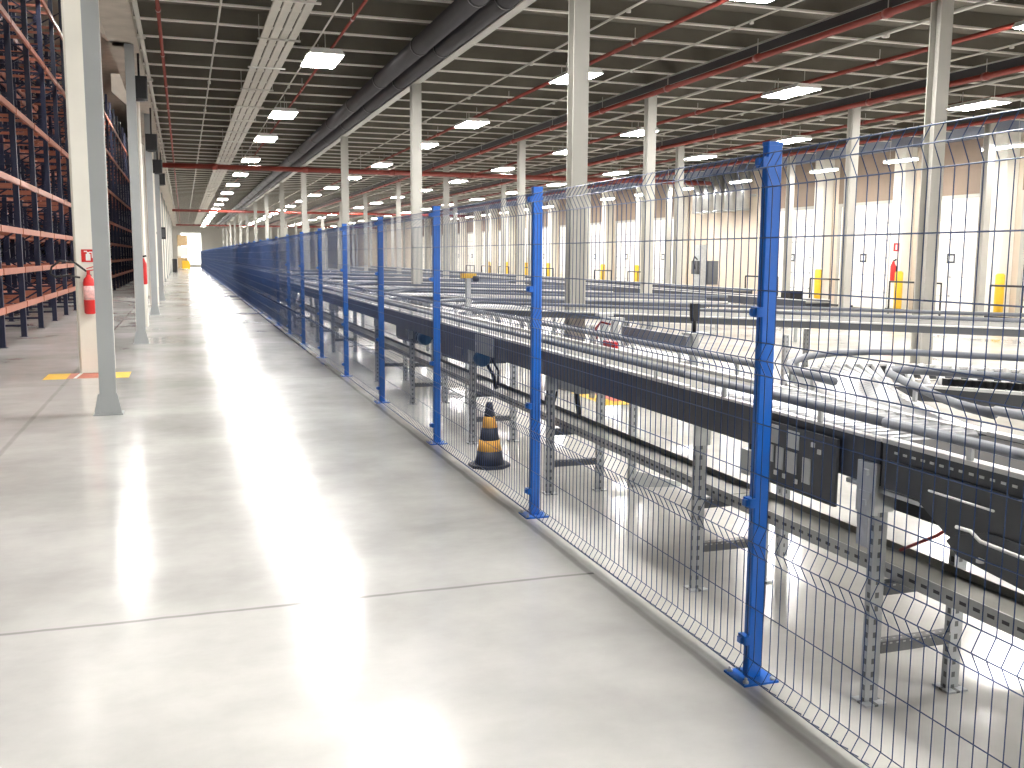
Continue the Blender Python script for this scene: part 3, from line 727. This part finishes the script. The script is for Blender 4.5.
# ------------------------------------------------------------------ the dock wall
DX = 21.3
struct('wall_right', MB().box(DX, DX+.3, Y0, Y1, 0, 5.48), 'dock_wall')
struct('trim_2', MB().box(DX-.25, DX, Y0, Y1, 4.98, 5.48), 'band')
DOORS = [18.0, 21.85, 25.75, 29.75] + [40 + 4.0*k for k in range(14)]
for k, y in enumerate(DOORS):
    d = struct(f'door_{k+1}', MB().box(DX-.06, DX-.005, y, y+2.5, .02, 3.35), 'dock_door')
    mb = MB()
    for z in (.55, 1.1, 1.65, 2.2, 2.75): mb.box(DX-.064, DX-.06, y, y+2.5, z-.006, z+.006)
    mb.build('panel_joint', 'steel_grey', d)
    mb = MB()
    for z in (.55, 1.1, 1.65, 2.2, 2.75):
        for yy in (.15, 1.25, 2.35): mb.box(DX-.075, DX-.06, y+yy-.03, y+yy+.03, z-.03, z+.03)
    mb.build('hinge', 'steel_grey', d)
    MB().box(DX-.07, DX-.06, y+1.10, y+1.42, 1.50, 1.78).build('door_notice', 'plate', d)
    MB().box(DX-.074, DX-.07, y+1.16, y+1.36, 1.56, 1.72).build('notice_paper', 'white', d)
    for yy in (.55, 1.85): MB().bbox(DX-.072, DX-.06, y+yy-.2, y+yy+.2, 1.35, 1.95, .004).build('viewing_panel', 'white', d)
    mb = MB().box(DX-.10, DX, y-.12, y, 0, 3.45); mb.box(DX-.10, DX, y+2.5, y+2.62, 0, 3.45); mb.box(DX-.10, DX, y, y+2.5, 3.35, 3.45)
    mb.build('frame', 'steel_white', d)
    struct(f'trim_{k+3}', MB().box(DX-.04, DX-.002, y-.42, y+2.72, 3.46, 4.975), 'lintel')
    s = struct('pilaster', MB().bbox(DX-.45, DX, y-.95, y-.45, 0, 4.98, .03), 'concrete_white')
    if k < 12:
        lab = (f'{nth(k)} yellow bollard from the right before the dock doors' if 1 <= k < 5 else ('yellow bollard just outside the right of the view by a dock door' if k == 0 else 'small distant yellow bollard before the far dock doors'))
        t = thing('bollard', lab, 'bollard', (20.9, y-1.25, 0), None if k < 5 else 'distant yellow bollards')
        MB().lathe([(.14, 0), (.14, .012)], (20.6, y-1.25, 0), 16).build('foot_plate', 'yellow', t)
        MB().lathe([(.12, .012), (.12, 1.2), (.08, 1.25)], (20.6, y-1.25, 0), 18).build('post', 'yellow', t)
        lab = (f'{nth(k)} thin black hoop rail from the right before the dock doors' if 1 <= k < 5 else ('thin black hoop rail just outside the right of the view' if k == 0 else 'small distant thin black hoop rail before the far dock doors'))
        t = thing('hoop_rail', lab, 'rail', (20.0, y, 0), None if k < 5 else 'distant hoop rails')
        MB().tube([(19.9, y+.1, 0), (19.9, y+.1, .95), (19.9, y+2.2, .95), (19.9, y+2.2, 0)], .03, 6).build('hoop', 'black', t)
        MB().tube([(19.9, y+1.15, .0), (19.9, y+1.15, .94)], .018, 6).build('middle_bar', 'black', t)
        MB().box(19.85, 19.95, y+.0, y+2.3, .10, .16).build('kick_bar', 'black', t)
t = thing('fire_extinguisher', 'small red fire extinguisher beside the second yellow bollard at the docks', 'fire extinguisher', (20.6, 24.75, 1.0))
MB().lathe([(.07, 0), (.085, .02), (.085, .45), (.05, .53), (.03, .6)], (20.74, 24.95, .95), 14).build('cylinder', 'fire_red', t)
MB().bar((20.74, 24.95, 1.55), (20.74, 24.83, 1.6), .03, .04).build('valve_handle', 'black', t)
MB().box(20.80, 20.85, 24.9, 25.0, 1.2, 1.4).build('wall_bracket', 'black', t)
t = thing('extinguisher_sign', 'small red and white sign above the extinguisher at the docks', 'sign', (20.84, 24.95, 2.0))
MB().box(20.835, 20.85, 24.85, 25.1, 1.85, 2.1).build('panel', 'fire_red', t)
MB().box(20.83, 20.835, 24.94, 25.0, 1.90, 2.05).build('symbol', 'white', t)
for k in range(5):
    y = 33.7 + k*.85
    t = thing('air_duct', f'{nth(k+1)} silver vertical duct from the right high on the blank dock wall', 'duct', (20.72, y, 3.6))
    MB().tube([(20.72, y, 3.45), (20.72, y, 4.95)], .27, 18).build('duct', 'silver', t)
    for z in (3.47, 4.2): MB().tube([(20.72, y, z), (20.72, y, z+.05)], .285, 18).build('band', 'galv', t)
    MB().box(20.98, 21.295, y-.05, y+.05, 4.0, 4.1).build('bracket', 'galv', t)
# pallet wrapper standing before the docks
t = thing('pallet_wrapper', 'grey pallet wrapping machine with mast standing before the docks', 'machine', (18.6, 33.1, 0))
MB().bbox(18.45, 18.8, 32.9, 33.3, .05, 2.1, .03).build('mast', 'galv', t)
MB().box(18.35, 18.45, 32.85, 33.3, 1.0, 1.5).build('film_carriage', 'plate', t)
MB().lathe([(.7, 0), (.7, .08)], (17.6, 32.6, .0), 28).build('turntable', 'plate', t)
MB().box(18.2, 18.9, 32.8, 33.4, 0, .06).build('base', 'steel_grey', t)
MB().tube([(18.4, 32.95, 1.55), (18.2, 32.8, 1.65), (18.1, 32.7, 1.5), (18.2, 32.75, 1.2)], .03, 6).build('hose', 'black', t)
MB().bbox(18.85, 19.3, 32.9, 33.3, .6, 1.5, .02).build('control_cabinet', 'spur_grey', t)

# ------------------------------------------------------------------ the far end of the walkway
t = thing('pallet_truck', 'yellow electric pallet truck parked at the far end of the walkway', 'pallet truck', (.1, 108, 0))
MB().bbox(-.15, .65, 108, 108.9, .12, .95, .08).build('body', 'yellow', t)
for x in (0, .5): MB().box(x-.08, x+.08, 106.6, 108, .10, .17).build('fork', 'yellow', t)
for x in (-.05, .55):
    MB().tube([(x-.06, 108.4, .12), (x+.06, 108.4, .12)], .12, 14).build('wheel', 'black', t)
mb = MB().tube([(.25, 108.9, .95), (.25, 109.2, 1.35)], .03, 8); mb.tube([(.0, 109.2, 1.35), (.5, 109.2, 1.35)], .025, 8); mb.build('tiller', 'black', t)
for k in range(3):
    z = k*1.245
    t = thing('pallet_load', f'{("lowest", "middle", "topmost")[k]} cardboard load in the stack at the far end of the walkway', 'boxes', (-.2, 116, z))
    for j in range(3): MB().box(-.65+j*.55, -.55+j*.55, 115.5, 116.5, z, z+.09).build('runner', 'card', t)
    MB().box(-.65, .55, 115.5, 116.5, z+.09, z+.12).build('deck_board', 'card', t)
    MB().bbox(-.6, .5, 115.55, 116.45, z+.12, z+1.245, .02).build('carton', ['card', 'dock_door', 'card'][k], t)
tag(MB().bbox(-.95, -.55, 94, 94.4, 0, 1.2, .1).build('waste_bin', 'black'), 'dark waste bin against the left wall near the far end', 'bin')
t = thing('parts_crate', 'small black crate on the conveyor before the dock doors', 'crate', (11.0, 16.0, .832))
MB().box(10.85, 11.12, 15.85, 16.15, .832, .85).build('bottom', 'black', t)
mb = MB().box(10.85, 10.87, 15.85, 16.15, .85, 1.0); mb.box(11.10, 11.12, 15.85, 16.15, .85, 1.0); mb.box(10.87, 11.10, 15.85, 15.87, .85, 1.0); mb.box(10.87, 11.10, 16.13, 16.15, .85, 1.0); mb.build('walls', 'black', t)
